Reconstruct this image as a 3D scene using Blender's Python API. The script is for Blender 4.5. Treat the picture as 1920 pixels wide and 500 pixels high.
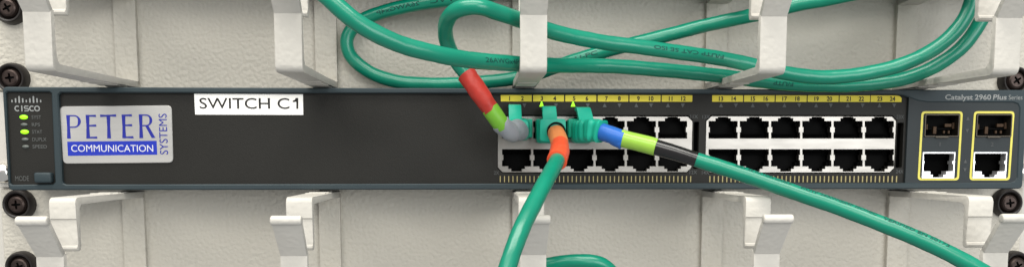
import bpy, bmesh, math, random
from mathutils import Vector, Matrix
random.seed(7)
for o in list(bpy.data.objects):
    bpy.data.objects.remove(o)
SC = bpy.context.scene
COL = SC.collection
MM = 0.001

# ------------------------------------------------------------------ camera
CAMX, CAMY, CAMZ = -20.672, -400.0, -8.27
YAW, PITCH, F, PPX, PPY = 0.0382, 0.0997, 1591.45, 960.0, 455.35
fw = Vector((math.sin(YAW)*math.cos(PITCH), math.cos(YAW)*math.cos(PITCH), -math.sin(PITCH)))
rt = Vector((math.cos(YAW), -math.sin(YAW), 0))
up = rt.cross(fw)
cam_d = bpy.data.cameras.new('camera')
cam = bpy.data.objects.new('camera', cam_d); COL.objects.link(cam)
cam.matrix_world = Matrix(((rt.x, up.x, -fw.x, CAMX*MM), (rt.y, up.y, -fw.y, CAMY*MM), (rt.z, up.z, -fw.z, CAMZ*MM), (0, 0, 0, 1)))
cam_d.sensor_width = 36; cam_d.sensor_fit = 'HORIZONTAL'
cam_d.lens = F/1920*36
cam_d.shift_x = (960-PPX)/1920
cam_d.shift_y = (PPY-250)/1920
cam_d.clip_start = 0.01; cam_d.clip_end = 50
SC.camera = cam

def at(px, py, d):
    """real position (mm) of a measured feature that stands d mm in front of the panel"""
    v = fw + rt*((px-PPX)/F) - up*((py-PPY)/F)
    t = (-d-CAMY)/v.y
    return Vector((CAMX+v.x*t, -d, CAMZ+v.z*t))

# ------------------------------------------------------------------ world and lamps
W = bpy.data.worlds.new('World'); SC.world = W; W.use_nodes = True
bg = W.node_tree.nodes['Background']
bg.inputs[0].default_value = (0.95, 0.97, 1.0, 1); bg.inputs[1].default_value = 0.46

def area(name, loc, target, sx, sy, power, col):
    l = bpy.data.lights.new(name, 'AREA'); l.shape = 'RECTANGLE'; l.size = sx; l.size_y = sy
    l.energy = power; l.color = col
    o = bpy.data.objects.new(name, l); COL.objects.link(o); o.location = loc
    o.rotation_euler = (Vector(target)-Vector(loc)).to_track_quat('-Z', 'Y').to_euler()
    return o
area('ceiling_lamp', (-0.15, -0.48, 1.20), (0.0, -0.05, 0.0), 1.6, 0.4, 26, (1.0, 0.97, 0.91))
area('second_ceiling_lamp', (-0.5, -1.4, 0.95), (0.0, 0, 0.0), 1.6, 0.7, 20, (1.0, 0.975, 0.92))
area('window', (0.85, -1.8, 0.25), (0.0, 0, 0.0), 1.1, 0.9, 18, (0.96, 0.985, 1.0))
SC.view_settings.view_transform = 'Standard'; SC.view_settings.look = 'None'
SC.view_settings.exposure = 0.0; SC.view_settings.gamma = 1.0
SC.view_settings.use_curve_mapping = False

# ------------------------------------------------------------------ materials
def lin(r, g, b):
    f = lambda c: (c/255/12.92) if c/255 <= 0.04045 else ((c/255+0.055)/1.055)**2.4
    return (f(r), f(g), f(b), 1)

def mat(name, col, rough=0.5, metal=0.0, bump=None, var=None, coat=0.0, spec=0.35, emit=None, stretch=None, rvar=None):
    m = bpy.data.materials.new(name); m.use_nodes = True
    nt = m.node_tree; b = nt.nodes['Principled BSDF']
    b.inputs['Base Color'].default_value = col
    b.inputs['Roughness'].default_value = rough
    b.inputs['Metallic'].default_value = metal
    b.inputs['Specular IOR Level'].default_value = spec
    b.inputs['Coat Weight'].default_value = coat
    b.inputs['Coat Roughness'].default_value = 0.15
    tc = nt.nodes.new('ShaderNodeTexCoord')
    src = tc.outputs['Object']
    if stretch:
        mp = nt.nodes.new('ShaderNodeMapping'); mp.inputs['Scale'].default_value = stretch
        nt.links.new(src, mp.inputs['Vector']); src = mp.outputs['Vector']
    if var:                                     # (scale, amount) mottling of the surface colour
        n = nt.nodes.new('ShaderNodeTexNoise'); n.inputs['Scale'].default_value = var[0]; n.inputs['Detail'].default_value = 4
        nt.links.new(src, n.inputs['Vector'])
        r = nt.nodes.new('ShaderNodeMapRange'); r.inputs['From Min'].default_value = 0.3; r.inputs['From Max'].default_value = 0.7
        r.inputs['To Min'].default_value = 1-var[1]; r.inputs['To Max'].default_value = 1+var[1]
        nt.links.new(n.outputs['Fac'], r.inputs['Value'])
        x = nt.nodes.new('ShaderNodeVectorMath'); x.operation = 'SCALE'; x.inputs[0].default_value = col[:3]
        nt.links.new(r.outputs['Result'], x.inputs['Scale'])
        nt.links.new(x.outputs['Vector'], b.inputs['Base Color'])
    if rvar:
        n = nt.nodes.new('ShaderNodeTexNoise'); n.inputs['Scale'].default_value = rvar[0]; n.inputs['Detail'].default_value = 3
        nt.links.new(src, n.inputs['Vector'])
        r = nt.nodes.new('ShaderNodeMapRange'); r.inputs['To Min'].default_value = rough-rvar[1]; r.inputs['To Max'].default_value = rough+rvar[1]
        nt.links.new(n.outputs['Fac'], r.inputs['Value']); nt.links.new(r.outputs['Result'], b.inputs['Roughness'])
    if bump:                                    # list of (scale, distance in mm)
        prev = None
        for sc_, dist in bump:
            n = nt.nodes.new('ShaderNodeTexNoise'); n.inputs['Scale'].default_value = sc_; n.inputs['Detail'].default_value = 0.6
            n.inputs['Distortion'].default_value = 0.15
            nt.links.new(src, n.inputs['Vector'])
            bp = nt.nodes.new('ShaderNodeBump'); bp.inputs['Distance'].default_value = dist*MM; bp.inputs['Strength'].default_value = 1.0
            nt.links.new(n.outputs['Fac'], bp.inputs['Height'])
            if prev: nt.links.new(prev, bp.inputs['Normal'])
            prev = bp.outputs['Normal']
        nt.links.new(prev, b.inputs['Normal'])
    if emit:
        b.inputs['Emission Color'].default_value = emit[0]; b.inputs['Emission Strength'].default_value = emit[1]
    return m

M = dict(
    panel=mat('textured_panel_paint', lin(187, 182, 170), 0.5, bump=[(600, 0.55)], var=(12, 0.012)),
    ring=mat('ring_plastic', lin(192, 188, 179), 0.55, bump=[(520, 0.2)], var=(20, 0.03)),
    bezel=mat('slate_bezel_plastic', lin(42, 54, 58), 0.55, bump=[(2500, 0.03)], var=(60, 0.05)),
    face=mat('dark_faceplate_paint', lin(33, 32, 29), 0.58, bump=[(2200, 0.05)], var=(30, 0.09), rvar=(25, 0.12), spec=0.22),
    uplink=mat('faceplate_reflection_tint', lin(40, 46, 48), 0.6, bump=[(2200, 0.04)], var=(40, 0.05)),  # bluer copy of the faceplate paint, imitating light it reflects at this end
    chassis=mat('chassis_steel', lin(70, 78, 84), 0.45, 0.6),
    black=mat('black_recess_shade', lin(12, 12, 12), 0.7, spec=0.05),  # black that stands in for the shade inside recesses and openings
    jack=mat('black_jack_plastic', lin(8, 8, 8), 0.7, spec=0.02),
    contact=mat('dim_contact_metal', lin(62, 46, 32), 0.5, 0.6),
    steel=mat('port_shield_steel', lin(150, 146, 140), 0.38, 1.0, bump=[(500, 0.05)], rvar=(300, 0.08), stretch=(0.3, 1, 1)),
    brightsteel=mat('bright_jack_shield', lin(232, 232, 232), 0.3, 0.75, rvar=(400, 0.1)),
    cage=mat('cage_metal', lin(84, 78, 70), 0.5, 0.9),
    yellow=mat('yellow_print', lin(216, 198, 60), 0.6, var=(200, 0.05)),
    yellowline=mat('pale_yellow_outline', lin(216, 206, 96), 0.6, var=(200, 0.06)),
    ink=mat('black_ink', lin(28, 26, 24), 0.6),
    greyprint=mat('grey_print', lin(138, 140, 138), 0.6),
    dimprint=mat('dim_grey_print', lin(80, 82, 80), 0.7),
    dimmer=mat('very_dim_print', lin(78, 80, 80), 0.7),
    tick=mat('gold_tick_print', lin(158, 146, 100), 0.6),
    led=mat('lit_green_led', lin(120, 220, 30), 0.4, emit=((0.42, 1.0, 0.01, 1), 0.9)),
    ledoff=mat('unlit_led', lin(92, 96, 92), 0.35),
    tape_label=mat('white_label_tape', lin(251, 249, 243), 0.45, var=(60, 0.02)),
    plate=mat('brushed_silver_plate', lin(190, 188, 184), 0.42, 0.55, bump=[(900, 0.03)], stretch=(0.06, 1, 1), rvar=(500, 0.1)),
    blue=mat('navy_blue_ink', lin(32, 40, 140), 0.5),
    bluebar=mat('royal_blue_ink', lin(28, 48, 165), 0.5),
    white=mat('silver_white_ink', lin(214, 214, 220), 0.5),
    cable=mat('green_cable_jacket', lin(0, 122, 96), 0.30, var=(45, 0.08), bump=[(160, 0.12), (1500, 0.015)], spec=0.5, rvar=(120, 0.06)),
    boot=mat('green_boot_plastic', lin(22, 164, 136), 0.42, var=(120, 0.06), bump=[(700, 0.04)]),
    cableink=mat('cable_print_ink', lin(6, 72, 62), 0.6),
    red=mat('red_tape', lin(168, 48, 38), 0.45, var=(150, 0.10), bump=[(240, 0.5)]),
    green=mat('leaf_green_tape', lin(112, 172, 50), 0.45, var=(150, 0.05), bump=[(300, 0.10)]),
    lime=mat('lime_green_tape', lin(142, 184, 68), 0.2, var=(150, 0.05), bump=[(300, 0.06)]),
    grey=mat('grey_tape', lin(140, 145, 150), 0.45, var=(150, 0.06), bump=[(260, 0.3)]),
    orange=mat('orange_tape', lin(205, 125, 70), 0.42, var=(150, 0.06), bump=[(300, 0.1)]),
    vermilion=mat('vermilion_tape', lin(214, 78, 42), 0.4, var=(150, 0.05), bump=[(300, 0.1)]),
    tapeblue=mat('blue_tape', lin(38, 98, 180), 0.38, var=(150, 0.05), bump=[(300, 0.1)]),
    tapeblack=mat('black_tape', lin(22, 20, 20), 0.2, bump=[(200, 0.05)], spec=0.55),
    washer=mat('black_cup_washer', lin(34, 30, 28), 0.4, bump=[(900, 0.04)]),
    screw=mat('dark_bronze_screw', lin(62, 52, 48), 0.38, 0.7, var=(600, 0.2)),
    chrome=mat('chrome_metal', lin(225, 222, 215), 0.18, 1.0),
    post=mat('rack_post_paint', lin(190, 186, 178), 0.5, bump=[(500, 0.1)]),
    void=mat('dark_cabinet_interior', lin(40, 40, 40), 0.8),
)

# ------------------------------------------------------------------ object helpers
def obj(name, bm, m, parent=None, smooth=False, sharp=None):
    me = bpy.data.meshes.new(name)
    bmesh.ops.recalc_face_normals(bm, faces=bm.faces)
    if smooth:
        for f in bm.faces: f.smooth = True
        if sharp:
            for e in bm.edges:
                if len(e.link_faces) == 2 and e.calc_face_angle(0) > sharp: e.smooth = False
    bm.to_mesh(me); bm.free()
    me.materials.append(M[m])
    o = bpy.data.objects.new(name, me); COL.objects.link(o)
    if parent:
        o.parent = parent
        o.matrix_parent_inverse = Matrix.Identity(4)
        w = Vector((0, 0, 0)); p = parent
        while p: w += p.location; p = p.parent
        for v in me.vertices: v.co -= w
    return o

def tag(o, label=None, cat=None, group=None, kind=None):
    for k, v in (('label', label), ('category', cat), ('group', group), ('kind', kind)):
        if v: o[k] = v
    return o

def thing(name, loc_mm, label, cat, group=None):
    o = bpy.data.objects.new(name, None); COL.objects.link(o)
    o.empty_display_size = 0.01
    o.location = Vector(loc_mm)*MM
    return tag(o, label, cat, group)

def box(bm, x0, x1, y0, y1, z0, z1, bev=0.0, seg=2):
    """axis box, mm"""
    xs, ys, zs = sorted((x0, x1)), sorted((y0, y1)), sorted((z0, z1))
    v = [bm.verts.new((x*MM, y*MM, z*MM)) for x in xs for y in ys for z in zs]
    fs = [(0, 1, 3, 2), (4, 6, 7, 5), (0, 4, 5, 1), (2, 3, 7, 6), (0, 2, 6, 4), (1, 5, 7, 3)]
    faces = [bm.faces.new([v[i] for i in f]) for f in fs]
    if bev:
        es = list({e for f in faces for e in f.edges})
        bmesh.ops.bevel(bm, geom=es, offset=bev*MM, segments=seg, profile=0.5, affect='EDGES')

def prism_x(bm, prof, x0, x1, bev=0.0, x0b=None, x1b=None, seg=2):
    """profile of (y, z) mm extruded along x"""
    a = [bm.verts.new((x0*MM, y*MM, z*MM)) for y, z in prof]
    b = [bm.verts.new((x1*MM, y*MM, z*MM)) for y, z in prof]
    n = len(prof)
    fs = [bm.faces.new(a), bm.faces.new(b[::-1])]
    for i in range(n):
        fs.append(bm.faces.new((a[i], b[i], b[(i+1) % n], a[(i+1) % n])))
    if bev:
        es = list({e for f in fs[:2] for e in f.edges})
        bmesh.ops.bevel(bm, geom=es, offset=bev*MM, segments=seg, profile=0.5, affect='EDGES')

def loop_offset(pts, c):
    n = len(pts); out = []
    ar = sum(pts[i][0]*pts[(i+1) % n][1]-pts[(i+1) % n][0]*pts[i][1] for i in range(n))
    s = 1 if ar > 0 else -1
    for i in range(n):
        p0, p1, p2 = Vector(pts[i-1]), Vector(pts[i]), Vector(pts[(i+1) % n])
        d1 = (p1-p0).normalized(); d2 = (p2-p1).normalized()
        n1 = Vector((-d1.y, d1.x))*s; n2 = Vector((-d2.y, d2.x))*s
        b = (n1+n2)
        k = b.length
        b = b/k if k > 1e-6 else n1
        co = max(0.5, b.dot(n1))
        out.append(tuple(p1+b*(c/co)))
    return out                     # moved inwards by c

def plate(bm, outer, holes, yf, depth, ch=0.0, back=False):
    """flat plate of (x, z) mm outline with holes; front at y = yf, walls going back by depth, chamfer ch"""
    loops = [(loop_offset(outer, ch) if ch else outer, outer)]
    for h in holes:
        loops.append((loop_offset(h, -ch) if ch else h, h))
    edges = []
    for inner, full in loops:
        fv = [bm.verts.new((x*MM, yf*MM, z*MM)) for x, z in inner]
        n = len(fv)
        for i in range(n): edges.append(bm.edges.new((fv[i], fv[(i+1) % n])))
        rows = [fv]
        if ch: rows.append([bm.verts.new((x*MM, (yf+ch)*MM, z*MM)) for x, z in full])
        rows.append([bm.verts.new((x*MM, (yf+depth)*MM, z*MM)) for x, z in full])
        for r0, r1 in zip(rows, rows[1:]):
            for i in range(n):
                bm.faces.new((r0[i], r0[(i+1) % n], r1[(i+1) % n], r1[i]))
        if back and full is outer: bm.faces.new(rows[-1])
    bmesh.ops.triangle_fill(bm, use_beauty=True, use_dissolve=False, edges=edges, normal=(0, -1, 0))

def rrect(x0, x1, z0, z1, r, n=5):
    x0, x1 = sorted((x0, x1)); z0, z1 = sorted((z0, z1)); out = []
    for cx, cz, a0 in ((x1-r, z0+r, -90), (x1-r, z1-r, 0), (x0+r, z1-r, 90), (x0+r, z0+r, 180)):
        for k in range(n+1):
            a = math.radians(a0+90*k/n); out.append((cx+r*math.cos(a), cz+r*math.sin(a)))
    return out

def flat(bm, pts, y, thick=0.12):
    """thin printed shape: (x, z) outline with a little thickness, front at y"""
    f = [bm.verts.new((x*MM, y*MM, z*MM)) for x, z in pts]
    g = [bm.verts.new((x*MM, (y+thick)*MM, z*MM)) for x, z in pts]
    bm.faces.new(f)
    n = len(f)
    for i in range(n): bm.faces.new((f[i], f[(i+1) % n], g[(i+1) % n], g[i]))

def lathe(bm, prof, c, n=32):
    """profile of (radius, forward) mm spun about the y axis at c (x, y, z mm); forward is towards -y"""
    rings = []
    for r, t in prof:
        rings.append([bm.verts.new(((c[0]+r*math.cos(2*math.pi*k/n))*MM, (c[1]-t)*MM, (c[2]+r*math.sin(2*math.pi*k/n))*MM)) for k in range(n)])
    for a, b in zip(rings, rings[1:]):
        for k in range(n):
            bm.faces.new((a[k], a[(k+1) % n], b[(k+1) % n], b[k]))
    return rings

def spline(pts, step=1.2):
    """Catmull-Rom through rows of numbers; columns 0-2 position"""
    P = [Vector(p) for p in pts]
    P = [P[0]*2-P[1]] + P + [P[-1]*2-P[-2]]
    out = []
    for i in range(1, len(P)-2):
        p0, p1, p2, p3 = P[i-1], P[i], P[i+1], P[i+2]
        d = lambda a, b: max(1e-4, (b-a).length)**0.5
        t0 = 0; t1 = t0+d(p0, p1); t2 = t1+d(p1, p2); t3 = t2+d(p2, p3)
        n = max(2, int((p2-p1).length/step))
        for k in range(n):
            t = t1+(t2-t1)*k/n
            A1 = p0*((t1-t)/(t1-t0))+p1*((t-t0)/(t1-t0)); A2 = p1*((t2-t)/(t2-t1))+p2*((t-t1)/(t2-t1)); A3 = p2*((t3-t)/(t3-t2))+p3*((t-t2)/(t3-t2))
            B1 = A1*((t2-t)/(t2-t0))+A2*((t-t0)/(t2-t0)); B2 = A2*((t3-t)/(t3-t1))+A3*((t-t1)/(t3-t1))
            out.append(B1*((t2-t)/(t2-t1))+B2*((t-t1)/(t2-t1)))
    out.append(P[-2].copy())
    return out

class Path:
    def __init__(s, pts, step=1.2, wav=0.0):
        s.p = spline(pts, step); n = len(s.p)
        if wav:                                   # soft natural waviness of a cable
            a_ = [random.random()*6.28 for _ in range(6)]; L = 0.0
            for i in range(n):
                if i: L += (s.p[i]-q0).length
                q0 = s.p[i].copy(); k_ = wav*min(1.0, L/60)
                s.p[i] += Vector((0, 0.6, 1))*k_*(math.sin(L/9+a_[0])*0.5+math.sin(L/17+a_[1])+math.sin(L/5.1+a_[2])*0.2)
        s.t = [(s.p[min(i+1, n-1)]-s.p[max(i-1, 0)]).normalized() for i in range(n)]
        s.l = [0.0]
        for i in range(1, n): s.l.append(s.l[-1]+(s.p[i]-s.p[i-1]).length)
        a = Vector((0, 0, 1)) if abs(s.t[0].z) < 0.8 else Vector((1, 0, 0))
        s.n = [(a-s.t[0]*a.dot(s.t[0])).normalized()]
        for i in range(1, n):
            v = s.n[-1]; s.n.append((v-s.t[i]*v.dot(s.t[i])).normalized())
    def near(s, px, py):
        """arc length of the point seen nearest a measured position"""
        best = None
        for q, l in zip(s.p, s.l):
            d = q-Vector((CAMX, CAMY, CAMZ)); z = d.dot(fw)
            e = (PPX+F*d.dot(rt)/z-px)**2+(PPY-F*d.dot(up)/z-py)**2
            if best is None or e < best[0]: best = (e, l)
        return best[1]
    def sample(s, l):
        l = min(max(l, 0), s.l[-1]-1e-5); lo, hi = 0, len(s.l)-1
        while hi-lo > 1:
            m = (lo+hi)//2
            if s.l[m] <= l: lo = m
            else: hi = m
        k = (l-s.l[lo])/max(1e-9, s.l[hi]-s.l[lo])
        mix = lambda a: a[lo]*(1-k)+a[hi]*k
        return mix(s.p), mix(s.t).normalized(), mix(s.n).normalized()

def tube(bm, path, l0, l1, rad, n=24, step=1.2, sq=2.0, cap=True, wob=0.0, aspect=1.0, bevel=0.25, seam=0.0, seam_a=0.0):
    """sweep along path between arc lengths; rad is a number or f(u in 0..1)"""
    k = max(2, int((l1-l0)/step)); rings = []
    ls = [l0+(l1-l0)*i/k for i in range(k+1)]
    R = []
    for i, l in enumerate(ls):
        r = rad((l-l0)/(l1-l0)) if callable(rad) else rad
        R.append((l, r))
    if cap and bevel:
        R = [(l0, R[0][1]-bevel)]+[(l0+bevel*0.5, R[0][1])]+R[1:-1]+[(l1-bevel*0.5, R[-1][1])]+[(l1, R[-1][1]-bevel)]
    ph = random.random()*10
    for l, r in R:
        p, t, nn = path.sample(l); b = t.cross(nn); ring = []
        for j in range(n):
            a = 2*math.pi*j/n; c, s_ = math.cos(a), math.sin(a)
            e = 1.0 if sq == 2.0 else (abs(c)**sq+abs(s_)**sq)**(-1.0/sq)
            w = 1+wob*math.sin(l*0.45+ph+2*a)+wob*0.6*math.sin(l*1.1+3*a+ph)
            q = p+(nn*s_+b*c*aspect)*(r*e*w+seam*(((a-seam_a)/(2*math.pi)) % 1.0))
            ring.append(bm.verts.new(q*MM))
        rings.append(ring)
    for A, B in zip(rings, rings[1:]):
        for j in range(n): bm.faces.new((A[j], A[(j+1) % n], B[(j+1) % n], B[j]))
    if cap:
        bm.faces.new(rings[0]); bm.faces.new(rings[-1][::-1])

FONT_CACHE = {}
def text_mesh(body, bold=0.0):
    """built-in font outline as triangles, normalised to cap height 1; returns (verts, faces, width)"""
    if 'M' in body: bold = 0.0
    key = (body, bold)
    if key in FONT_CACHE: return FONT_CACHE[key]
    def raw(t):
        c = bpy.data.curves.new('t', 'FONT'); c.body = t; c.size = 1.0; c.resolution_u = 4; c.offset = bold
        o = bpy.data.objects.new('t', c); COL.objects.link(o)
        bpy.context.view_layer.update()
        me = bpy.data.meshes.new_from_object(o.evaluated_get(bpy.context.evaluated_depsgraph_get()))
        v = [(q.co.x, q.co.y) for q in me.vertices]; me.calc_loop_triangles(); f = [tuple(p.vertices) for p in me.loop_triangles]
        bpy.data.objects.remove(o); bpy.data.curves.remove(c); bpy.data.meshes.remove(me)
        return v, f
    cap = max(y for x, y in raw('H')[0])
    v, f = raw(body)
    x0 = min(x for x, y in v)
    v = [((x-x0)/cap, y/cap) for x, y in v]
    FONT_CACHE[key] = (v, f, max(x for x, y in v))
    return FONT_CACHE[key]

def put_text(bm, body, x0, x1, zb, zt, y, bold=0.0, rot=False, shear=0.0):
    """flat lettering fitted to x0..x1, baseline zb, cap height to zt (mm). rot: reads upwards, x0..x1 is cap direction"""
    v, f, w = text_mesh(body, bold)
    for i, q in enumerate(f):
        c = []
        for k in q:
            a, b = v[k]
            if rot:   # letter x runs up z, letter y runs to -x
                X = x1-(x1-x0)*b; Z = zb+(zt-zb)*a/w
            else:
                Z = zb+(zt-zb)*b; X = x0+(x1-x0)*a/w+shear*(Z-zb)
            c.append(bm.verts.new((X*MM, (y-0.0015*(i % 40))*MM, Z*MM)))
        bm.faces.new(c)

def cable_text(name, path, l0, length, r, body, parent, ang=0.0, cap=2.1, flip=False):
    """lettering wrapped onto a cable jacket"""
    v, f, w = text_mesh(body, 0.015)
    v = list(v); todo = list(f); f = []
    while todo:                                   # split long triangles so that letters follow the round jacket
        q_ = todo.pop(); e = [((v[q_[i]][0]-v[q_[(i+1) % 3]][0])**2+(v[q_[i]][1]-v[q_[(i+1) % 3]][1])**2, i) for i in range(3)]
        d, i = max(e)
        if d < 0.07: f.append(q_); continue
        a, b, c = q_[i], q_[(i+1) % 3], q_[(i+2) % 3]
        v.append(((v[a][0]+v[b][0])/2, (v[a][1]+v[b][1])/2)); m = len(v)-1
        todo += [(a, m, c), (m, b, c)]
    bm = bmesh.new()
    for i, q_ in enumerate(f):
        c = []
        for k in q_:
            a, b = v[k]
            u = a/w; s = (1-u if flip else u)*length+l0
            p, t, _ = path.sample(s)
            tocam = (Vector((CAMX, CAMY, CAMZ))-p)
            N = (tocam-t*tocam.dot(t)).normalized(); B = t.cross(N)
            if B.z < 0: B = -B
            th = ang+((b-0.5)*cap*(-1 if flip else 1))/r
            c.append(bm.verts.new((p+(N*math.cos(th)+B*math.sin(th))*(r+0.05+0.001*(i % 40)))*MM))
        bm.faces.new(c)
    return obj(name, bm, 'cableink', parent)

# ================================================================== SETTING
bm = bmesh.new()
box(bm, -420, 420, 60, 62, -260, 260)
tag(obj('back_wall', bm, 'void'), kind='structure')

# rack posts the panels are screwed to
for sx, side in ((-1, 'left'), (1, 'right')):
    bm = bmesh.new()
    box(bm, sx*215, sx*252, 2.2, 5.2, -230, 230, 0.6)
    box(bm, sx*249, sx*252, 5.2, 58, -230, 230, 0.4)
    tag(obj('rack_post', bm, 'post'), 'painted steel rack post behind the %s end of the network switch' % side, 'rack post', 'rack posts')

# added unseen block above the frame, there to shade cables near the upper panel
SHADE_UNIT = thing('shade_unit', (0, 0, 69), 'added unseen slate unit above the upper cable panel, shading the cables', 'shading unit')
bm = bmesh.new(); box(bm, -219, 219, -23.5, 56, 69.5, 110.5, 0.5); obj('chassis', bm, 'chassis', SHADE_UNIT)
bm = bmesh.new(); box(bm, -222, 222, -26, -23.3, 69, 111, 0.8); obj('front_panel', bm, 'bezel', SHADE_UNIT)
for sx in (-1, 1):
    bm = bmesh.new(); box(bm, sx*221.8, sx*240, -1.8, 0.2, 69.4, 110.6, 0.3); box(bm, sx*219.2, sx*221.4, -23.2, 0.2, 69.6, 110.4, 0.2); obj('mounting_ear', bm, 'post', SHADE_UNIT)

# ================================================================== CABLE PANELS
HOLES_Z = (6.4, 37.4)
def ring_parts(cx, ztop, parent):
    """one cable ring, 10 mm wide: base on the panel, an upper hook turning down and a deeper lower hook turning up"""
    h = 5.0
    def P(t, z): return (-t, ztop+z)
    bm = bmesh.new()
    prism_x(bm, [P(-0.5, 0), P(1.3, 0), P(2.4, -2.4), P(2.4, -40.0), P(1.3, -42.4), P(-0.5, -42.4)], cx-h, cx+h, 0.3)
    base = obj('cable_ring', bm, 'panel', parent)
    # upper hook
    bm = bmesh.new()
    R = 2.2
    prof = [P(1.2, 0.0)]
    for k in range(6):
        a = math.radians(90-90*k/5); prof.append(P(68.4-R+R*math.cos(a), -R+R*math.sin(a)))
    prof += [P(68.4, -8.0), P(67.8, -8.6), P(67.8, -18.6)]
    for k in range(9):
        a = math.radians(60-270*k/8); prof.append(P(66.7+1.45*math.cos(a), -19.3+1.45*math.sin(a)))
    prof += [P(65.4, -17.5), P(65.4, -4.2), P(63.6, -2.5), P(30, -2.6), P(6, -2.9), P(1.2, -3.2)]
    prism_x(bm, prof, cx-h, cx+h, 0.3)
    for t in (18, 26, 34): box(bm, cx-h+0.8, cx+h-0.8, -t-1.5, -t+1.5, ztop-0.1, ztop+0.35, 0.1, 1)
    obj('upper_hook', bm, 'ring', base, True, math.radians(28))
    # lower hook
    bm = bmesh.new()
    zb = -42.4
    prof = [P(1.2, zb)]
    R = 2.6
    for k in range(6):
        a = math.radians(-90+90*k/5); prof.append(P(80-R+R*math.cos(a), zb+R+R*math.sin(a)))
    prof += [P(80, -20.8), P(79.3, -20.4)]
    n0 = len(prof)
    prof += [P(77.2, -20.2), P(77.2, zb+5.0), P(75.0, zb+2.6), P(30, zb+2.7), P(6, zb+3.0), P(1.2, zb+3.4)]
    prism_x(bm, prof, cx-h, cx+h, 0.3)
    for t in (14, 22, 30, 38): box(bm, cx-h+0.8, cx+h-0.8, -t-1.6, -t+1.6, ztop+zb-0.4, ztop+zb+0.1, 0.1, 1)
    # leaning lip with a rolled edge, a little wider at the top
    L = [(79.9, -21.6), (91.3, -8.0), (89.4, -6.6), (77.2, -21.2)]
    a = [bm.verts.new(((cx-h+0.05-(0.5 if i in (1, 2) else 0))*MM, -t*MM, (ztop+z)*MM)) for i, (t, z) in enumerate(L)]
    b = [bm.verts.new(((cx+h-0.05+(0.5 if i in (1, 2) else 0))*MM, -t*MM, (ztop+z)*MM)) for i, (t, z) in enumerate(L)]
    fs = [bm.faces.new(a), bm.faces.new(b[::-1])]+[bm.faces.new((a[i], b[i], b[(i+1) % 4], a[(i+1) % 4])) for i in range(4)]
    bmesh.ops.bevel(bm, geom=list({e for f in fs[:2] for e in f.edges}), offset=0.3*MM, segments=2, profile=0.5, affect='EDGES')
    pr = [P(90.6+1.75*math.cos(2*math.pi*k/16), -7.3+1.75*math.sin(2*math.pi*k/16)) for k in range(16)]
    prism_x(bm, pr, cx-h-0.65, cx+h+0.65, 0.7, seg=3)
    obj('lower_hook', bm, 'ring', base, True, math.radians(28))
    return base

RX = (-180.6, -90.6, -0.4, 89.6, 179.6)
def cable_panel(zc, label):
    t = thing('cable_panel', (0, 0, zc-22.1), label, 'cable panel', 'cable panels of the rack')
    bm = bmesh.new()
    holes = [rrect(sx*232.5-4, sx*232.5+4, zc+dz-3.2, zc+dz+3.2, 3.1) for sx in (-1, 1) for dz in (-15.0, 15.0)]
    nz = zc-21.9 if zc > 0 else zc+21.9
    plate(bm, rrect(-241.3, 241.3, zc-22.1, zc+22.1, 1.0), holes, 0, 2.0, 0.4, True)
    obj('back_plate', bm, 'panel', t)
    for cx in RX: ring_parts(cx, zc+21.2, t)
    return t
cable_panel(44.5, 'pale textured cable panel with five hooked rings, above the dark network switch')
cable_panel(-44.5, 'pale cable panel with five hooked rings, below the dark network switch')

# ------------------------------------------------------------------ rack screws
def rack_screw(x, z, label, rot=0.0):
    t = thing('rack_screw', (x, 0, z), label, 'screw', 'black panel screws')
    c = (x, 0, z)
    bm = bmesh.new()
    lathe(bm, [(7.0, -0.2), (7.0, 0.8), (6.9, 2.4), (6.5, 3.9), (6.0, 4.6), (5.5, 4.6), (5.05, 4.1), (4.7, 2.6), (4.5, 1.4), (0.3, 1.4)], c, 40)
    obj('cup_washer', bm, 'washer', t, True, math.radians(50))
    bm = bmesh.new()
    rr, w = 2.9, 0.55
    cross = []
    for k in range(4):
        a = math.radians(90*k)+rot
        for px_, pz_ in ((w, -w), (2.05, -w*0.75), (2.05, w*0.75)):
            cross.append((x+px_*math.cos(a)-pz_*math.sin(a), z+px_*math.sin(a)+pz_*math.cos(a)))
    outer = [(x+rr*math.cos(2*math.pi*k/32), z+rr*math.sin(2*math.pi*k/32)) for k in range(32)]
    plate(bm, outer, [cross], -4.6, 1.6, 0.0)
    lathe(bm, [(rr, 4.6), (3.6, 4.2), (4.2, 3.3), (4.4, 1.6), (4.4, 1.45)], c, 32)
    obj('screw_head', bm, 'screw', t)
    bm = bmesh.new(); box(bm, x-1.6, x+1.6, -3.3, -3.0, z-1.6, z+1.6)
    obj('drive_recess', bm, 'black', t)
for (px, py, lb, ro) in (
    (14, 15, 'black cup-washer screw in the top left corner, cut by the frame', 0.5),
    (19, 146, 'black cup-washer screw just above the left end of the network switch', 0.1),
    (31, 383, 'black cup-washer screw just below the mode button end of the switch', 0.05),
    (36, 499, 'black cup-washer screw at the bottom left, half cut by the lower edge', 0.3),
    (1906, 151, 'black cup-washer screw above the right end of the switch, beside the white ring', 0.6),
    (1893, 380, 'black cup-washer screw just below the right end of the network switch', 0.15),
    (1908, 497, 'black cup-washer screw at the bottom right, mostly hidden by a white hook', 0.4)):
    q = at(px, py, 4)
    rack_screw(q.x, q.z, lb, ro)

# ================================================================== NETWORK SWITCH
SW = thing('network_switch', (0, -2, -22.1), 'slate and dark grey network switch with twenty-four ports, mounted between the pale cable panels', 'network switch')
YB, YF = -24.0, -22.2            # bezel front, recessed faceplate front
def S(px, py, y=YF):
    q = at(px, py, -y); return (q.x, q.z)
def SX(px, y=YF, py=260): return at(px, py, -y).x
def rect_px(x0, y0, x1, y1, y=YF): 
    a = S(x0, y0, y); b = S(x1, y1, y); return a[0], b[0], b[1], a[1]   # x0,x1,zbottom,ztop

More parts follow.
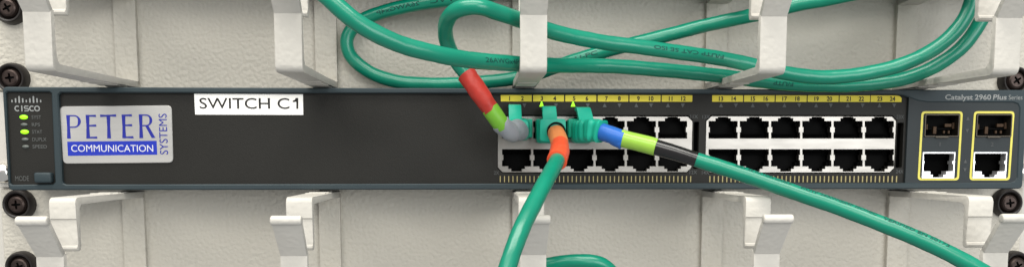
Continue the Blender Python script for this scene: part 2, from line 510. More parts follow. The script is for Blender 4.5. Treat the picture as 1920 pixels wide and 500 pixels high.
bm = bmesh.new(); box(bm, -220.5, 220.5, -15.5, 56, -21.6, 21.6, 0.4)
obj('chassis', bm, 'chassis', SW)
for sx in (-1, 1):
    bm = bmesh.new(); box(bm, sx*219, sx*241.5, -1.6, 1.9, -21.4, 21.4, 0.3); box(bm, sx*220.7, sx*222.3, -14, 1.9, -21.4, 21.4, 0.3)
    e = obj('mounting_ear', bm, 'post', SW)
    bm = bmesh.new()
    x, z = sx*237.6, -15.0
    lathe(bm, [(4.6, -0.2), (4.6, 1.4), (3.8, 3.4), (2.4, 4.2), (0.1, 4.4)], (x, -1.6, z), 24)
    obj('ear_screw', bm, 'chrome', e, True)

# bezel with an opening for the light panel and one for the long faceplate
XL, XR = -224.6, 225.2
outer = rrect(XL, XR, -22.0, 22.0, 1.8)
lp = [S(*p, YB) for p in ((10, 176), (13, 172), (92, 172), (96, 175), (102, 318), (103, 341), (99, 345), (22, 346), (18, 343))]
main_px = [(109, 178), (113, 173.5), (600, 174.5), (1200, 175.5), (1676, 176.5), (1692, 178), (1706, 183), (1722, 189), (1740, 191.5), (1900, 192), (1909, 195), (1912, 202),
           (1907, 332), (1903, 339), (1895, 342), (1400, 343), (800, 344), (124, 345.5), (118, 343), (116, 338)]
mainh = [S(*p, YB) for p in main_px]
bm = bmesh.new()
plate(bm, outer, [lp, mainh], YB, 8.5, 0.45)
obj('bezel', bm, 'bezel', SW, True, math.radians(20))

# light panel
bm = bmesh.new()
flat(bm, loop_offset(lp, -0.6), -22.6, 0.6)
LPN = obj('light_panel', bm, 'face', SW)
LY = -22.75
def lp_text(body, x0, y0, x1, y1, m, name, bold=0.0):
    bm = bmesh.new(); a = S(x0, y1, LY); b = S(x1, y0, LY)
    put_text(bm, body, a[0], b[0], a[1], b[1], LY, bold); return obj(name, bm, m, LPN)
for i, (py, on) in enumerate(((219.5, 1), (233.5, 0), (247, 1), (261, 0), (274.5, 0))):
    cx = 44.5+i*0.9; bm = bmesh.new()
    c = S(cx, py, LY); rx, rz = (1.75, 0.95) if on else (1.5, 0.7)
    r0 = lathe(bm, [(1.0, -0.1), (1.0, 0.1), (0.8, 0.35), (0.05, 0.45)], (0, 0, 0), 20)
    for v in bm.verts: v.co = Vector((v.co.x*rx+c[0]*MM, v.co.y+LY*MM, v.co.z*rz+c[1]*MM))
    o = obj('indicator_light', bm, 'led' if on else 'ledoff', LPN, True)
    o['label'] = 'lit green indicator' if on else 'unlit grey indicator'
for body, py, x1 in (('SYST', 219.5, 77), ('RPS', 233.5, 75), ('STAT', 247, 79), ('DUPLX', 261, 87), ('SPEED', 274.5, 88)):
    lp_text(body, 59.5+(py-219)*0.03, py-3.2, x1, py+3.2, 'dimprint', 'indicator_caption', 0.01)
lp_text('MODE', 29, 329.5, 54, 338.5, 'dimprint', 'mode_caption', 0.01)
bm = bmesh.new()
for k, (h0, h1) in enumerate(((187, 192), (184, 192.5), (180, 193), (184, 192.5), (187, 192), (184, 192.5), (180, 193), (184, 192.5), (187, 192))):
    x = 22.5+k*6.7
    a = S(x-1.1, h1, LY); b = S(x+1.1, h0, LY)
    flat(bm, rrect(a[0], b[0], a[1], b[1], 0.25, 3), LY, 0.1)
obj('bridge_emblem', bm, 'greyprint', LPN)
# wordmark letters: rounded strokes
bm = bmesh.new()
def stroke(bm, pts, w, y):
    L = [Vector(p) for p in pts]; l_, r_ = [], []
    for i, p in enumerate(L):
        d = (L[min(i+1, len(L)-1)]-L[max(i-1, 0)]).normalized(); n = Vector((-d.y, d.x))*w/2
        l_.append(p+n); r_.append(p-n)
    for i in range(len(L)-1):
        bm.faces.new([bm.verts.new((q.x*MM, y*MM, q.y*MM)) for q in (l_[i], l_[i+1], r_[i+1], r_[i])])
def arc(cx, cz, r, a0, a1, n=12): return [(cx+r*math.cos(math.radians(a0+(a1-a0)*k/n)), cz+r*math.sin(math.radians(a0+(a1-a0)*k/n))) for k in range(n+1)]
def wl(px): return S(px, 203.3, LY)
r = 1.0
for px in (32.5, 60.0): stroke(bm, arc(*wl(px), r, 50, 310), 0.5, LY)
c = wl(41.0); stroke(bm, [(c[0], c[1]-1.25), (c[0], c[1]+1.25)], 0.5, LY)
c = wl(49.5); stroke(bm, [(c[0]+0.9, c[1]+1.0), (c[0]-0.3, c[1]+1.0)]+arc(c[0]-0.35, c[1]+0.5, 0.5, 90, 270, 6)+arc(c[0]+0.4, c[1]-0.5, 0.5, 90, -90, 6)+[(c[0]-0.9, c[1]-1.0)], 0.46, LY)
c = wl(69.5); stroke(bm, arc(c[0], c[1], r, 0, 360, 20), 0.5, LY)
obj('maker_wordmark', bm, 'greyprint', LPN)
# mode button
bm = bmesh.new(); a = rect_px(63, 322, 97, 345, -25); box(bm, a[0], a[1], -25.4, -22, a[2]+0.6, a[3]-0.2, 0.9, 4)
obj('mode_button', bm, 'bezel', SW, True, math.radians(35))

# long faceplate, with openings for the two port blocks and their latch slots
G1 = (932.5, 215.5, 1297.5, 324); G2 = (1324, 215.5, 1677.5, 324.5)
def gang_outline(g, y=YF, gr=0.0):
    x0, x1, z0, z1 = rect_px(*g, y); c = 2.3
    return [(x0, z0+c), (x0+c, z0), (x1-c, z0), (x1, z0+c), (x1, z1-c), (x1-c, z1), (x0+c, z1), (x0, z1-c)]
def slot_outline(px0, py0, px1, py1):
    x0, x1, z0, z1 = rect_px(px0, py0, px1, py1); return rrect(x0, x1, z0, z1, 0.5, 3)
slots = [slot_outline(1301.5, 228, 1309, 316), slot_outline(1683, 230, 1691, 314)]
u = 1716
sfp_px = [(1734, 214, 1797, 256.5), (1831, 214, 1895.5, 256.5)]
rj_px = [(1729.5, 284.5, 1788.5, 334), (1825, 284.5, 1885.5, 334)]
YU = -23.55
fo = loop_offset(mainh, -0.7)
right_open = []
for a in sfp_px+rj_px:
    x0, x1, z0, z1 = rect_px(*a, YU); right_open.append([(x0, z0), (x1, z0), (x1, z1), (x0, z1)])
left_loop = [p for p in fo if p[0] < SX(1698)]; right_loop = [p for p in fo if p[0] >= SX(1698)]
top_cut = (SX(1698), S(1698, 176)[1]+0.2); bot_cut = (SX(1698), S(1698, 345)[1]-0.1)
idx = [i for i, p in enumerate(fo) if p[0] < SX(1698)]
# order: fo runs along the top to the right, then back along the bottom
top_left = [p for p in fo if p[0] < SX(1698) and p[1] > 0]; bot_left = [p for p in fo if p[0] < SX(1698) and p[1] <= 0]
bm = bmesh.new()
plate(bm, top_left+[top_cut, bot_cut]+bot_left, [gang_outline(G1), gang_outline(G2)]+slots, YF, 3.0, 0.12)
FP = obj('faceplate', bm, 'face', SW)
tr = [p for p in fo if p[0] >= SX(1698) and p[1] > 0]; br = [p for p in fo if p[0] >= SX(1698) and p[1] <= 0]
bm = bmesh.new()
plate(bm, [top_cut]+tr+br+[bot_cut], right_open, YU, 4.3, 0.12)
UP = obj('uplink_faceplate', bm, 'uplink', SW)
# black sheet that stands in for the shade behind the faceplate
bm = bmesh.new(); box(bm, -204, 220, -16.0, -15.6, -20, 19.5)
obj('inner_shade_sheet', bm, 'black', SW)

# port blocks
def jack_poly(cx, upper, y):
    if upper:
        h = [(27.1, 259.3), (27.1, 248), (24.9, 248), (24.9, 238), (27.1, 238), (27.1, 226.9), (14.2, 226.9), (14.2, 221.6), (9.4, 221.6), (9.4, 219.2)]
    else:
        h = [(27.1, 279.5), (27.1, 290), (24.9, 290), (24.9, 300), (27.1, 300), (27.1, 311.3), (15.6, 311.3), (15.6, 316), (9.9, 316), (9.9, 320.9)]
    pts = [S(cx+a, b, y) for a, b in h]+[S(cx-a, b, y) for a, b in h[::-1]]
    return pts
def port_block(g, centers, ys=-21.6):
    bm = bmesh.new()
    polys = [jack_poly(c, u_, ys) for u_ in (True, False) for c in centers]
    x0, x1, z0, z1 = rect_px(g[0]+0.6, g[1]+2.3, g[2]-0.8, g[3]-1.7, ys); c = 2.2
    out = [(x0, z0+c), (x0+c, z0), (x1-c, z0), (x1, z0+c), (x1, z1-c), (x1-c, z1), (x0+c, z1), (x0, z1-c)]
    plate(bm, out, polys, ys, 3.5, 0.06)
    blk = obj('port_block', bm, 'steel', SW)
    for k, pl in enumerate(polys):
        upper = k < len(centers)
        bm = bmesh.new()
        big = loop_offset(pl, -0.05)
        f = [bm.verts.new((x*MM, (ys+0.5)*MM, z*MM)) for x, z in big]
        b = [bm.verts.new((x*MM, (ys+11.5)*MM, z*MM)) for x, z in big]
        n = len(f)
        for i in range(n): bm.faces.new((f[i], f[(i+1) % n], b[(i+1) % n], b[i]))
        bm.faces.new(b)
        cxm = sum(p[0] for p in pl)/n; zz = [p[1] for p in pl]; zl, zh = min(zz), max(zz)
        # contact comb and inner ledge
        zc_ = zl+1.2 if upper else zh-1.2
        for i in range(8):
            x = cxm-3.6+i*1.03
            box(bm, x-0.18, x+0.18, ys+2.5, ys+10, zc_-0.25, zc_+0.25)
        box(bm, cxm-5.4, cxm+5.4, ys+4.0, ys+10.5, (zl+1.9 if upper else zh-2.3), (zl+2.3 if upper else zh-1.9))
        for s_ in (-1, 1): box(bm, cxm+s_*5.9, cxm+s_*5.1, ys+2, ys+10.5, (zh-4.2 if upper else zl+2.6), (zh-2.6 if upper else zl+4.2))
        obj('jack', bm, 'jack', blk)
    return blk
C1 = [968.6+58.5*k for k in range(6)]; C2 = [1355.8+58.6*k for k in range(6)]
port_block(G1, C1); port_block(G2, C2)

# yellow number strips, ticks, arrows, faint captions
PY = YF-0.15
n = 1
for strips in ([(939, 997), (999.6, 1057.5), (1060, 1118), (1120.8, 1178), (1180.5, 1238.5), (1241, 1298)],
               [(1335.5, 1393), (1395.4, 1452.3), (1454.8, 1512.3), (1514.6, 1572.3), (1574.5, 1631), (1633, 1690)]):
    for x0, x1 in strips:
        yy = 178+(x0-939)/750*1.0
        a = rect_px(x0, yy, x1, yy+12.3, PY); bm = bmesh.new()
        if x0 == 1633:
            ol = [(a[0], a[2]), (a[1], a[2]), (a[1]+0.1, a[3]-1.2), (a[1]-0.8, a[3]-0.3), (a[1]-2.2, a[3]), (a[0], a[3])]
        else: ol = rrect(a[0], a[1], a[2], a[3], 0.15, 2)
        flat(bm, ol, PY, 0.14)
        st = obj('number_strip', bm, 'yellow', SW)
        bm = bmesh.new()
        for dx in (16.5, 40.5):
            c = S(x0+dx, yy+6.2, PY); w = text_mesh(str(n), 0.03)[2]*1.9*0.46
            put_text(bm, str(n), c[0]-w, c[0]+w, c[1]-0.95, c[1]+0.95, PY-0.05, 0.03); n += 1
        obj('port_numbers', bm, 'ink', st)
lit = {0: (1015.5, 195.5), 1: (1074.5, 195.5)}
for k in lit:
    c = S(*lit[k], PY); bm = bmesh.new()
    flat(bm, [(c[0]-1.0, c[1]-1.0), (c[0]+1.0, c[1]-1.0), (c[0]+0.15, c[1]+1.25), (c[0]-0.15, c[1]+1.25)], PY-0.1, 0.2)
    o = obj('link_light', bm, 'led', SW); o['label'] = 'lit yellow-green link arrow'
bm = bmesh.new()
for strips in ((955.5, 6), (1352, 6)):
    for k in range(12):
        px = strips[0]+k*(60.3 if False else 30.15)*0.985-(2 if k % 2 else 0)
        if any(abs(px-l[0]) < 8 for l in lit.values()): continue
        c = S(px, 197.5, PY); s_ = 1 if k % 2 == 0 else -1
        flat(bm, [(c[0]-0.9, c[1]-0.8*s_), (c[0]+0.9, c[1]-0.8*s_), (c[0], c[1]+1.0*s_)], PY, 0.1)
obj('arrow_marks', bm, 'dimmer', SW)
for x0, x1, cnt in ((938, 1295, 46), (1331, 1681, 45)):
    bm = bmesh.new()
    for k in range(cnt):
        px = x0+(x1-x0)*k/(cnt-1)
        a = rect_px(px-0.85, 329.5, px+0.85, 341, PY); flat(bm, [(a[0], a[2]), (a[1], a[2]), (a[1], a[3]), (a[0], a[3])], PY, 0.1)
    obj('tick_marks', bm, 'tick', SW)
for body, px, py in (('1X', 926, 219), ('11X', 1301.5, 218.5), ('13X', 1324, 219), ('2X', 931, 323.5), ('12X', 1300, 322.5), ('14X', 1323, 323), ('23X', 1688, 219), ('24X', 1687, 321)):
    w = 5 if len(body) == 2 else 7
    bm = bmesh.new()
    a = rect_px(px-w, py-3.3, px+w, py+3.3, PY); put_text(bm, body, a[0], a[1], a[2], a[3], PY, 0.01)
    obj('port_caption', bm, 'dimmer', SW)

UY = YU-0.15
# uplink ports: yellow outlines, SFP cages, shielded jacks
for (q0, q1, q2, q3), a_s, a_j, num in ((((1728, 208.5), (1805.5, 208.5), (1798, 337.5), (1720.5, 337.5)), sfp_px[0], rj_px[0], '1'),
                                        (((1826.5, 208.5), (1902.5, 208.5), (1893.5, 337.5), (1817.5, 337.5)), sfp_px[1], rj_px[1], '2')):
    P4 = [S(*q, UY) for q in (q0, q1, q2, q3)]
    def rounded(P4, r_):
        out = []
        for i in range(4):
            p, a, b = Vector(P4[i]), Vector(P4[i-1]), Vector(P4[(i+1) % 4])
            s0 = p+(a-p).normalized()*r_; s1 = p+(b-p).normalized()*r_
            for k in range(5):
                t_ = k/4; out.append(tuple(s0*(1-t_)**2+p*2*t_*(1-t_)+s1*t_**2))
        return out
    bm = bmesh.new(); plate(bm, rounded(P4, 1.7), [rounded(loop_offset(P4, 0.95), 1.0)], UY, 0.14)
    obj('uplink_outline', bm, 'yellowline', UP)
    # SFP cage: thin folded metal rim, dark inside with gold and brown bits
    x0, x1, z0, z1 = rect_px(*a_s, YU)
    bm = bmesh.new()
    plate(bm, rrect(x0+0.02, x1-0.02, z0+0.02, z1-0.02, 0.5, 3), [rrect(x0+0.55, x1-0.55, z0+0.55, z1-0.5, 0.3, 3)], YU-0.5, 6, 0.1)
    box(bm, (x0+x1)/2-3.0, (x0+x1)/2+3.0, YU-0.9, YU-0.5, z0-0.45, z0+0.35, 0.12, 1)
    cg = obj('fiber_cage', bm, 'cage', SW)
    bm = bmesh.new()
    box(bm, x0+0.3, x1-0.3, YU+5.5, YU+5.9, z0+0.3, z1-0.3)
    box(bm, x0+1.0, x1-1.0, YU+2.6, YU+5.4, z0+3.4, z0+3.9)
    obj('cage_interior', bm, 'black', cg)
    bm = bmesh.new()
    for fx, fz, w, h in ((0.12, 0.45, 0.9, 2.6), (0.33, 0.30, 1.6, 3.4), (0.66, 0.52, 3.2, 1.6), (0.62, 0.22, 1.0, 1.4), (0.76, 0.22, 1.0, 1.4), (0.88, 0.5, 1.2, 3.0)):
        xx = x0+(x1-x0)*fx; zz = z0+(z1-z0)*fz
        box(bm, xx, xx+w, YU+2.0, YU+3.2, zz-h/2, zz+h/2, 0.15, 1)
    obj('cage_contacts', bm, 'contact', cg)
    # shielded jack
    x0, x1, z0, z1 = rect_px(*a_j, YU); sx = (x1-x0)/13.6
    cx = (x0+x1)/2
    hole = [(x0+0.65, z1-0.75), (x1-0.65, z1-0.75), (x1-0.65, z1-4.0), (x1-1.3, z1-4.0), (x1-1.3, z1-5.4), (x1-0.75, z1-5.4), (x1-0.75, z0+3.2), (cx+3.6, z0+3.2), (cx+3.6, z0+1.7), (cx+2.4, z0+1.7), (cx+2.4, z0+0.5),
            (cx-2.4, z0+0.5), (cx-2.4, z0+1.7), (cx-3.6, z0+1.7), (cx-3.6, z0+3.2), (x0+0.75, z0+3.2), (x0+0.75, z1-5.4), (x0+1.0, z1-5.4), (x0+1.0, z1-4.0), (x0+0.65, z1-4.0)]
    bm = bmesh.new(); plate(bm, [(x0+0.05, z0+0.05), (x1-0.05, z0+0.05), (x1-0.05, z1-0.05), (x0+0.05, z1-0.05)], [hole], YU-0.4, 4, 0.12)
    jk = obj('uplink_jack', bm, 'brightsteel', SW)
    bm = bmesh.new(); n_ = len(hole); big = loop_offset(hole, -0.05)
    f = [bm.verts.new((x*MM, (YU+0.3)*MM, z*MM)) for x, z in big]; b = [bm.verts.new((x*MM, (YU+6)*MM, z*MM)) for x, z in big]
    for i in range(n_): bm.faces.new((f[i], f[(i+1) % n_], b[(i+1) % n_], b[i]))
    bm.faces.new(b)
    box(bm, cx-4.5, cx+4.5, YU+2, YU+5.8, z1-2.2, z1-1.8)
    obj('jack_cavity', bm, 'jack', jk)
    bm = bmesh.new(); w = text_mesh(num)[2]*4; px = (a_s[0]+a_s[2])/2-3; a = rect_px(px-w, 266.5, px+w, 274, UY); put_text(bm, num, a[0], a[1], a[2], a[3], UY)
    for dy, s_ in () if num == '2' else ((222, 1), (245, -1), (302, 1), (318, -1)):
        c = S(a_s[2]+18-(dy-222)*0.06, dy, UY); flat(bm, [(c[0]-0.8, c[1]-0.8*s_), (c[0]+0.8, c[1]-0.8*s_), (c[0], c[1]+0.9*s_)], UY, 0.1)
    obj('uplink_marks', bm, 'dimmer', UP)

# model lettering on the upper right of the bezel
bm = bmesh.new(); BY = YB-0.06
a = rect_px(1772.5, 177.3, 1824, 186.8, BY); put_text(bm, 'Catalyst', a[0], a[1], a[2], a[3], BY, 0.02)
a = rect_px(1828, 177.3, 1858, 186.8, BY); put_text(bm, '2960', a[0], a[1], a[2], a[3], BY, 0.02)
a = rect_px(1862, 177.3, 1887, 186.8, BY); put_text(bm, 'Plus', a[0], a[1], a[2], a[3], BY, 0.02, shear=0.12)
a = rect_px(1891.5, 178.2, 1917, 186.8, BY); put_text(bm, 'Series', a[0], a[1], a[2], a[3], BY, 0.0)
obj('model_lettering', bm, 'greyprint', SW)['label'] = 'pale grey model lettering at the upper right end'

# white label tape
LBY = YF-0.22
bm = bmesh.new()
flat(bm, [S(364, 175.6, LBY), S(568, 176.6, LBY), S(568.6, 215.3, LBY), S(366, 214.6, LBY)], LBY, 0.2)
lt = obj('name_label', bm, 'tape_label', SW); lt['label'] = 'white printed label tape'
bm = bmesh.new()
a = rect_px(373.5, 183.8, 562, 203.8, LBY); 
v, f, w = text_mesh('SWITCH C1')
x9 = S(540, 200, LBY)[0]
put_text(bm, 'SWITCH C', a[0], x9+(a[1]-x9)*0.13, a[2], a[3], LBY-0.05, 0.006)
for pts in ([(554.5, 183.8), (559.3, 183.8), (559.3, 204), (555.6, 204), (555.6, 190)], [(555.6, 187.4), (555.6, 190.8), (549, 191.4), (549, 188.6), (552.5, 187.4), (554.5, 183.8)]):
    bm.faces.new([bm.verts.new((p[0]*MM, (LBY-0.05)*MM, p[1]*MM)) for p in (S(*q, LBY) for q in pts)])
obj('label_lettering', bm, 'ink', lt)

# silver company plate
PLY = YF-0.55
bm = bmesh.new()
c0, c1, c2, c3 = S(111.5, 199.5, PLY), S(321.5, 197.5, PLY), S(324.5, 304.5, PLY), S(118, 306.5, PLY)
bmouter = [c0, c1, c2, c3]
def rounded_quad(P4, r_):
    out = []
    for i in range(4):
        p, a_, b_ = Vector(P4[i]), Vector(P4[i-1]), Vector(P4[(i+1) % 4])
        s0 = p+(a_-p).normalized()*r_; s1 = p+(b_-p).normalized()*r_
        for k in range(6):
            t_ = k/5; out.append(tuple(s0*(1-t_)**2+p*2*t_*(1-t_)+s1*t_**2))
    return out
plate(bm, rounded_quad(bmouter, 2.1), [], PLY, 0.5, 0.18)
pl = obj('company_plate', bm, 'plate', SW); pl['label'] = 'silver company plate with blue lettering'
TY = PLY-0.05
def quad_map(u_, v_):      # u right, v down, in the plate's own pixels measured over the plate
    return S(u_, v_, TY)
bm = bmesh.new()
POLY = [0]
def poly(pts):
    POLY[0] += 1; yy = TY-0.002*(POLY[0] % 40)
    bm.faces.new([bm.verts.new((x*MM, yy*MM, z*MM)) for x, z in (S(*p, TY) for p in pts)])
# broad humanist capitals drawn as strokes: P E T E R, tops ~215, feet ~259
def stem(x, xb, w, y0, y1, fl=0.9):
    m = (y0+y1)/2; 
    poly([(x-w/2-fl, y0), (x+w/2+fl, y0), ((x+xb)/2+w/2, m), ((x+xb)/2-w/2, m)])
    poly([((x+xb)/2-w/2, m), ((x+xb)/2+w/2, m), (xb+w/2+fl, y1), (xb-w/2-fl, y1)])
def bar(x0, y0, x1, y1, h, fl=0.7):
    poly([(x0, y0-h/2), (x1, y1-h/2-fl), (x1+0.6, y1+h/2+fl), (x0, y0+h/2)])
def bowl(x0, ytop, xr, ybot, w, n=14):
    cx, cy = x0, (ytop+ybot)/2; ro, rv = xr-x0, (ybot-ytop)/2
    prev = None
    sx_ = (xr-x0)*0.42
    def pt(k, inner):
        a = math.radians(-90+180*k/n); t_ = (2.6+(w-2.6)*math.cos(a)**2) if inner else 0
        ex = 0 if abs(a) > 1.56 else 1
        return (x0+sx_+(ro-sx_-t_)*math.cos(a), cy+(rv-(2.4 if inner else 0))*math.sin(a))
    for k in range(n): poly([pt(k, 0), pt(k+1, 0), pt(k+1, 1), pt(k, 1)])
    poly([(x0, ytop), (x0+sx_, ytop), (x0+sx_, ytop+2.4), (x0, ytop+2.4)])
    poly([(x0, ybot-2.4), (x0+sx_, ybot-2.4), (x0+sx_, ybot), (x0, ybot)])
stem(127.5, 129.3, 5.2, 215.6, 259.6); bowl(129, 215.6, 151.5, 239.5, 5.6)
stem(164, 165.4, 5.2, 215.2, 259.4); bar(164, 217, 179.5, 217, 2.6); bar(165, 235.5, 180, 235.2, 2.6); bar(166, 257.8, 182, 257.6, 2.6)
stem(203, 204.6, 5.4, 215, 259.2); bar(203, 216.6, 217.5, 216.4, 2.6, 1.0); bar(203, 216.8, 187.5, 217, 2.6, 1.0)
stem(231.5, 233, 5.2, 214.6, 258.8); bar(231.5, 216.2, 247, 216, 2.6); bar(232.5, 234.8, 247.5, 234.5, 2.6); bar(233.5, 257.2, 250, 257, 2.6)
stem(263.5, 265, 5.2, 214.3, 258.6); bowl(265, 214.4, 285.5, 236.5, 5.4)
poly([(272, 235.5), (278, 235), (291.5, 258.3), (284.5, 258.4)])
obj('large_lettering', bm, 'blue', pl)
bm = bmesh.new()
flat(bm, [S(126, 265.2, TY), S(293.5, 263.6, TY), S(294.8, 289.6, TY), S(127.5, 291.8, TY)], TY, 0.05)
obj('blue_bar', bm, 'bluebar', pl)
bm = bmesh.new(); a0 = S(134, 284, TY); a1 = S(287, 271.5, TY)
put_text(bm, 'COMMUNICATION', a0[0], a1[0], a0[1], a1[1], TY-0.06, 0.002)
obj('bar_lettering', bm, 'white', pl)
bm = bmesh.new(); a0 = S(300.2, 289, TY); a1 = S(312.2, 213, TY)
put_text(bm, 'SYSTEMS', a0[0], a1[0], a0[1], a1[1], TY, 0.0, rot=True)
obj('upright_lettering', bm, 'blue', pl)

# ================================================================== CABLES
CR = 3.0
SEAM = 200
def P3(rows): return [tuple(at(*r_)) for r_ in rows]
def cable(name, rows, label, extra=None):
    pts = P3(rows)
    p = Path(pts, 1.2, 0.22)
    c = sum((q for q in p.p), Vector())/len(p.p)
    t = thing(name, tuple(c), label, 'cable', 'green network cables')
    return p, t
def jacket(p, t, l0, l1):
    bm = bmesh.new(); tube(bm, p, l0, l1, CR, 28, 1.2, wob=0.012)
    return obj('jacket', bm, 'cable', t, True, math.radians(50))
def band(p, t, l0, l1, r, m, lab, wob=0.012, n=36, taper=None, seam=0.22, seam_a=0.9):
    bm = bmesh.new()
    tube(bm, p, l0, l1, (lambda u_: r+(taper or 0)*u_), n, 0.9, wob=wob, bevel=0.2, seam=seam, seam_a=seam_a)
    o = obj('tape_band', bm, m, t, True, math.radians(32)); o['label'] = lab; return o
def plug_shell(t, px, py=241):
    c = at(px, py, 22); bm = bmesh.new()
    box(bm, c.x-5.85, c.x+5.85, -28, -12, c.z-4.0, c.z+4.0, 0.4)
    return obj('plug', bm, 'boot', t)
def latch_cover(t, x, zt, w, d0, rise, lean=0.0):
    """sprung cover that arches from the boot up over the latch"""
    prof = [(-(d0+1), zt-1.2), (-(d0-1.5), zt+0.6), (-(d0-3.2), zt+rise*0.55), (-(d0-5.5), zt+rise*0.92), (-(d0-8.5), zt+rise), (-(24.4), zt+rise*0.96),
            (-24.4, zt+rise-1.5), (-(d0-8.2), zt+rise-1.6), (-(d0-6.8), zt+rise*0.55), (-(d0-6.2), zt-1.2)]
    bm = bmesh.new(); prism_x(bm, prof, x-w/2, x+w/2, 0.35)
    if lean:
        for v in bm.verts: v.co.x += lean*(v.co.z/MM-zt)*MM
    return obj('latch_cover', bm, 'boot', t, True, math.radians(30))

# --- cable from the first port: grey, green and red tape, up into a loop and away to the right
rows = [(972, 243, 24), (972, 243, 34), (967, 245, 43), (955, 245, 50), (940, 232, 54), (917, 200, 55), (893, 165, 54), (874, 138, 52), (852, 108, 52), (837, 74, 58), (838, 40, 68), (858, 19, 76), (895, 14, 79), (935, 26, 75), (985, 42, 68), (1045, 62, 62), (1130, 79, 56), (1210, 89, 52), (1300, 102, 46), (1400, 121, 42), (1470, 137, 41), (1540, 144, 40), (1620, 138, 40), (1700, 117, 42), (1762, 85, 43), (1803, 45, 44), (1822, 5, 44), (1830, -45, 44), (1836, -140, 44)]
pA, tA = cable('network_cable', rows, 'green network cable in the first port, long red tape near its plug, looping up')
lg0, lg1, lg2, lg3 = pA.near(968, 246), pA.near(939, 230), pA.near(920, 205), pA.near(873, 137)
jacket(pA, tA, lg0+1, pA.l[-1])
plug_shell(tA, 972)
c = at(972, 243, 24)
bp = Path([(c.x, -22, c.z), (c.x, -30, c.z), (c.x, -38, c.z-0.2)])
bm = bmesh.new(); tube(bm, bp, 0, bp.l[-1], lambda u_: 4.75 if u_ < 0.55 else 4.75-0.9*(u_-0.55)/0.45, 32, 0.8, sq=5.0, bevel=0.6, aspect=0.95)
obj('boot', bm, 'boot', tA, True, math.radians(40))
latch_cover(tA, at(966, 215, 33).x, c.z+4.4, 5.4, 36, 6.4)
band(pA, tA, lg0-4.5, lg1+0.6, 4.5, 'grey', 'crumpled grey tape next to the plug', 0.055, taper=-0.95)
band(pA, tA, lg1-0.8, lg2+0.6, 3.42, 'green', 'leaf green tape band')
band(pA, tA, lg2-0.6, lg3, 3.38, 'red', 'long red tape band', 0.03, taper=0.6)

# --- long cable sweeping in from the top left and along to the right
rows = [(480, -150, 100), (560, -55, 106), (615, -5, 108), (670, 42, 108), (745, 82, 104), (820, 103, 98), (900, 115, 86), (1000, 121, 62), (1080, 122, 44), (1160, 126, 38), (1240, 132, 34), (1340, 141, 29), (1430, 152, 26), (1520, 159, 26), (1610, 160, 27), (1690, 150, 28), (1750, 126, 30), (1802, 90, 32), (1834, 48, 33), (1850, 10, 34), (1856, -50, 34), (1860, -140, 34)]
pB, tB = cable('network_cable', rows, 'green network cable sweeping down from the top left and along above the switch')
jacket(pB, tB, 0, pB.l[-1])

# --- cable looping close to the panel behind the others
rows = [(1000, -40, 24), (930, -12, 20), (860, -2, 16), (780, 8, 12), (715, 24, 9), (672, 44, 7), (651, 72, 7), (655, 102, 7), (685, 131, 7), (735, 150, 8), (800, 157, 9), (870, 156, 9), (950, 149, 10), (1010, 137, 12), (1070, 117, 14), (1120, 101, 16), (1200, 78, 17), (1280, 58, 18), (1350, 42, 20), (1420, 27, 26), (1500, 9, 30), (1580, -6, 34), (1700, -40, 38), (1800, -90, 40)]
pC, tC = cable('network_cable', rows, 'dark green cable looping against the upper panel, behind the other cables')
jacket(pC, tC, 0, pC.l[-1])

# --- cable from the third port: orange and vermilion tape, hanging down
rows = [(1030, 246, 24), (1035, 246, 36), (1043, 250, 46), (1048, 261, 54), (1050, 277, 63), (1046, 296, 73), (1028, 331, 90), (1006, 372, 104), (982, 420, 114), (964, 465, 120), (949, 510, 124), (927, 580, 127), (902, 680, 129)]
pD, tD = cable('network_cable', rows, 'bright green cable in the third port, orange tape at its plug, hanging straight down')
l0, l1, l2 = pD.near(1045, 252), pD.near(1050, 271), pD.near(1045, 299)
jacket(pD, tD, l0+2, pD.l[-1])
plug_shell(tD, 1029)
c = at(1030, 246, 24)
bp = Path([(c.x, -22, c.z), (c.x+0.1, -32, c.z), (c.x+0.2, -40.5, c.z)])
bm = bmesh.new(); tube(bm, bp, 0, bp.l[-1], lambda u_: 5.2 if u_ < 0.5 else 4.75, 40, 0.7, sq=9.0, bevel=0.35, aspect=1.14)
bt = obj('boot', bm, 'boot', tD, True, math.radians(40))
bm = bmesh.new(); hp = Path([(c.x+1.6, -39.5, c.z-0.2), (c.x+1.9, -42.5, c.z-0.3)])
lathe(bm, [(3.9, 0), (4.0, 1.4), (3.7, 1.9), (3.2, 1.9)], (c.x+1.5, -39.8, c.z-0.6), 32)
obj('boot_hole_shade', bm, 'black', bt, True)  # black ring painted for the shade of the hole around the cable
latch_cover(tD, at(1031, 215, 36).x, c.z+4.7, 6.0, 38, 6.0)
band(pD, tD, l0-2.5, l1+1.2, 3.45, 'orange', 'pale orange tape band at the plug')
band(pD, tD, l1-0.6, l2+1.0, 3.5, 'vermilion', 'vermilion tape band', 0.03, taper=0.35)

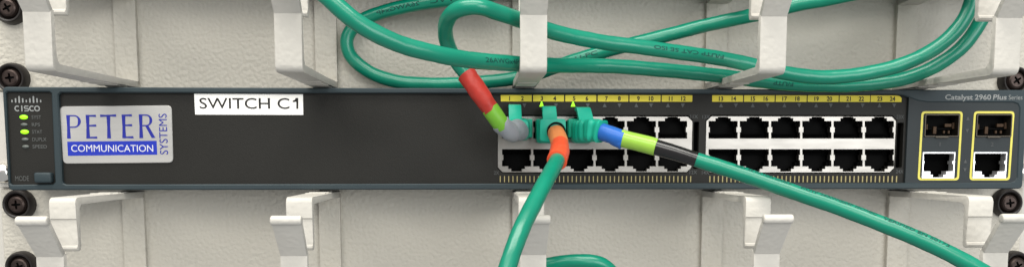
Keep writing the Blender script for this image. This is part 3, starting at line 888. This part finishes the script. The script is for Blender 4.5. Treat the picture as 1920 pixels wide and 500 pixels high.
# --- cable from the fifth port: blue, lime and black tape, running off to the lower right
rows = [(1091, 247, 24), (1094, 246, 33), (1103, 245, 41), (1118, 244, 46), (1140, 250, 49), (1165, 259, 51), (1200, 268, 53), (1228, 276, 55), (1270, 289, 58), (1312, 302, 60), (1370, 319, 64), (1440, 342, 70), (1510, 366, 76), (1590, 394, 82), (1670, 425, 90), (1740, 456, 96), (1800, 486, 101), (1860, 520, 105), (1960, 590, 110), (2060, 680, 112)]
pE, tE = cable('network_cable', rows, 'bright green cable with blue, lime and black tape, running to the lower right')
e0, e1, e2, e3 = pE.near(1122, 244), pE.near(1164, 259), pE.near(1226, 275), pE.near(1312, 302)
jacket(pE, tE, e3-1.5, pE.l[-1])
plug_shell(tE, 1088)
c = at(1091, 247, 24)
bm = bmesh.new()
lend = pE.near(1128, 246)
def ridged(u_):
    base = 5.0-0.55*u_
    if u_ < 0.35: return base
    return base+(0.25 if u_ > 0.86 else 0)-0.75*(0.5-0.5*math.cos((u_-0.35)/0.65*2*math.pi*4))**2
tube(bm, pE, 0, lend, ridged, 40, 0.25, sq=5.0, bevel=0.5, aspect=1.0)
obj('boot', bm, 'boot', tE, True, math.radians(45))
latch_cover(tE, at(1099, 222, 36).x, c.z+4.5, 6.2, 38, 6.0, lean=-0.13)
band(pE, tE, e0-2, e1+0.8, 3.5, 'tapeblue', 'blue tape band at the plug', 0.014)
band(pE, tE, e1-0.6, e2+0.5, 3.4, 'lime', 'lime green tape band', 0.010, seam=0.32, seam_a=math.radians(SEAM))
band(pE, tE, e2-0.5, e3+0.2, 3.25, 'tapeblack', 'glossy black tape band', 0.006, taper=-0.35, seam=0.0)
# loose tail of the blue tape and the edge of the lime wrap
tp = Path([p_-Vector((0, 0.3, 1.5)) for p_ in (pE.sample(e1-4.2)[0], pE.sample(e1-2)[0], pE.sample(e1+0.4)[0])], 0.8)
bm = bmesh.new(); tube(bm, tp, 0, tp.l[-1], lambda u_: 2.3+0.75*u_, 28, 0.6, wob=0.02, bevel=0.2)
obj('tape_tail', bm, 'tapeblue', tE)

# --- short arc of a cable inside the lower middle ring
rows = [(930, 560, 40), (960, 525, 46), (1000, 503, 52), (1045, 493, 56), (1090, 489, 58), (1125, 494, 58), (1150, 515, 56), (1165, 560, 50), (1170, 640, 46)]
pF, tF = cable('network_cable', rows, 'short green cable arc at the bottom edge, coming out of the lower middle ring')
jacket(pF, tF, 0, pF.l[-1])

# printed lettering on the jackets
def ctext(p, t, a, b, body, ang, flip, cap=1.75):
    la, lb = p.near(*a), p.near(*b)
    if la > lb: la, lb = lb, la
    cable_text('printed_text', p, la, lb-la, CR, body, t, ang, cap, flip)
ctext(pC, tC, (712, 24), (792, 7), '26AWGx4P', 0.1, False)
ctext(pC, tC, (808, 4), (850, -1), 'PVC', 0.1, False)
ctext(pB, tB, (900, 113), (978, 120), '26AWGx4P PU', 0.25, False)
ctext(pC, tC, (1082, 112), (1118, 102), 'U-PC', 0.2, False)
ctext(pA, tA, (1222, 90), (1352, 111), 'F/UTP CAT 5E ISO', 0.3, True, 1.5)
ctext(pB, tB, (1445, 153), (1485, 157), 'F/UTP', 0.0, True)
ctext(pE, tE, (1376, 320), (1480, 355), 'CAT 5E PATCH CABLE', 1.05, False, 1.4)
ctext(pE, tE, (1500, 362), (1640, 413), 'F/UTP 26AWGx4P ISO/IEC', 1.0, False, 1.45)
ctext(pE, tE, (1650, 417), (1770, 470), 'VERIFIED EN 50173', 0.9, False, 1.5)
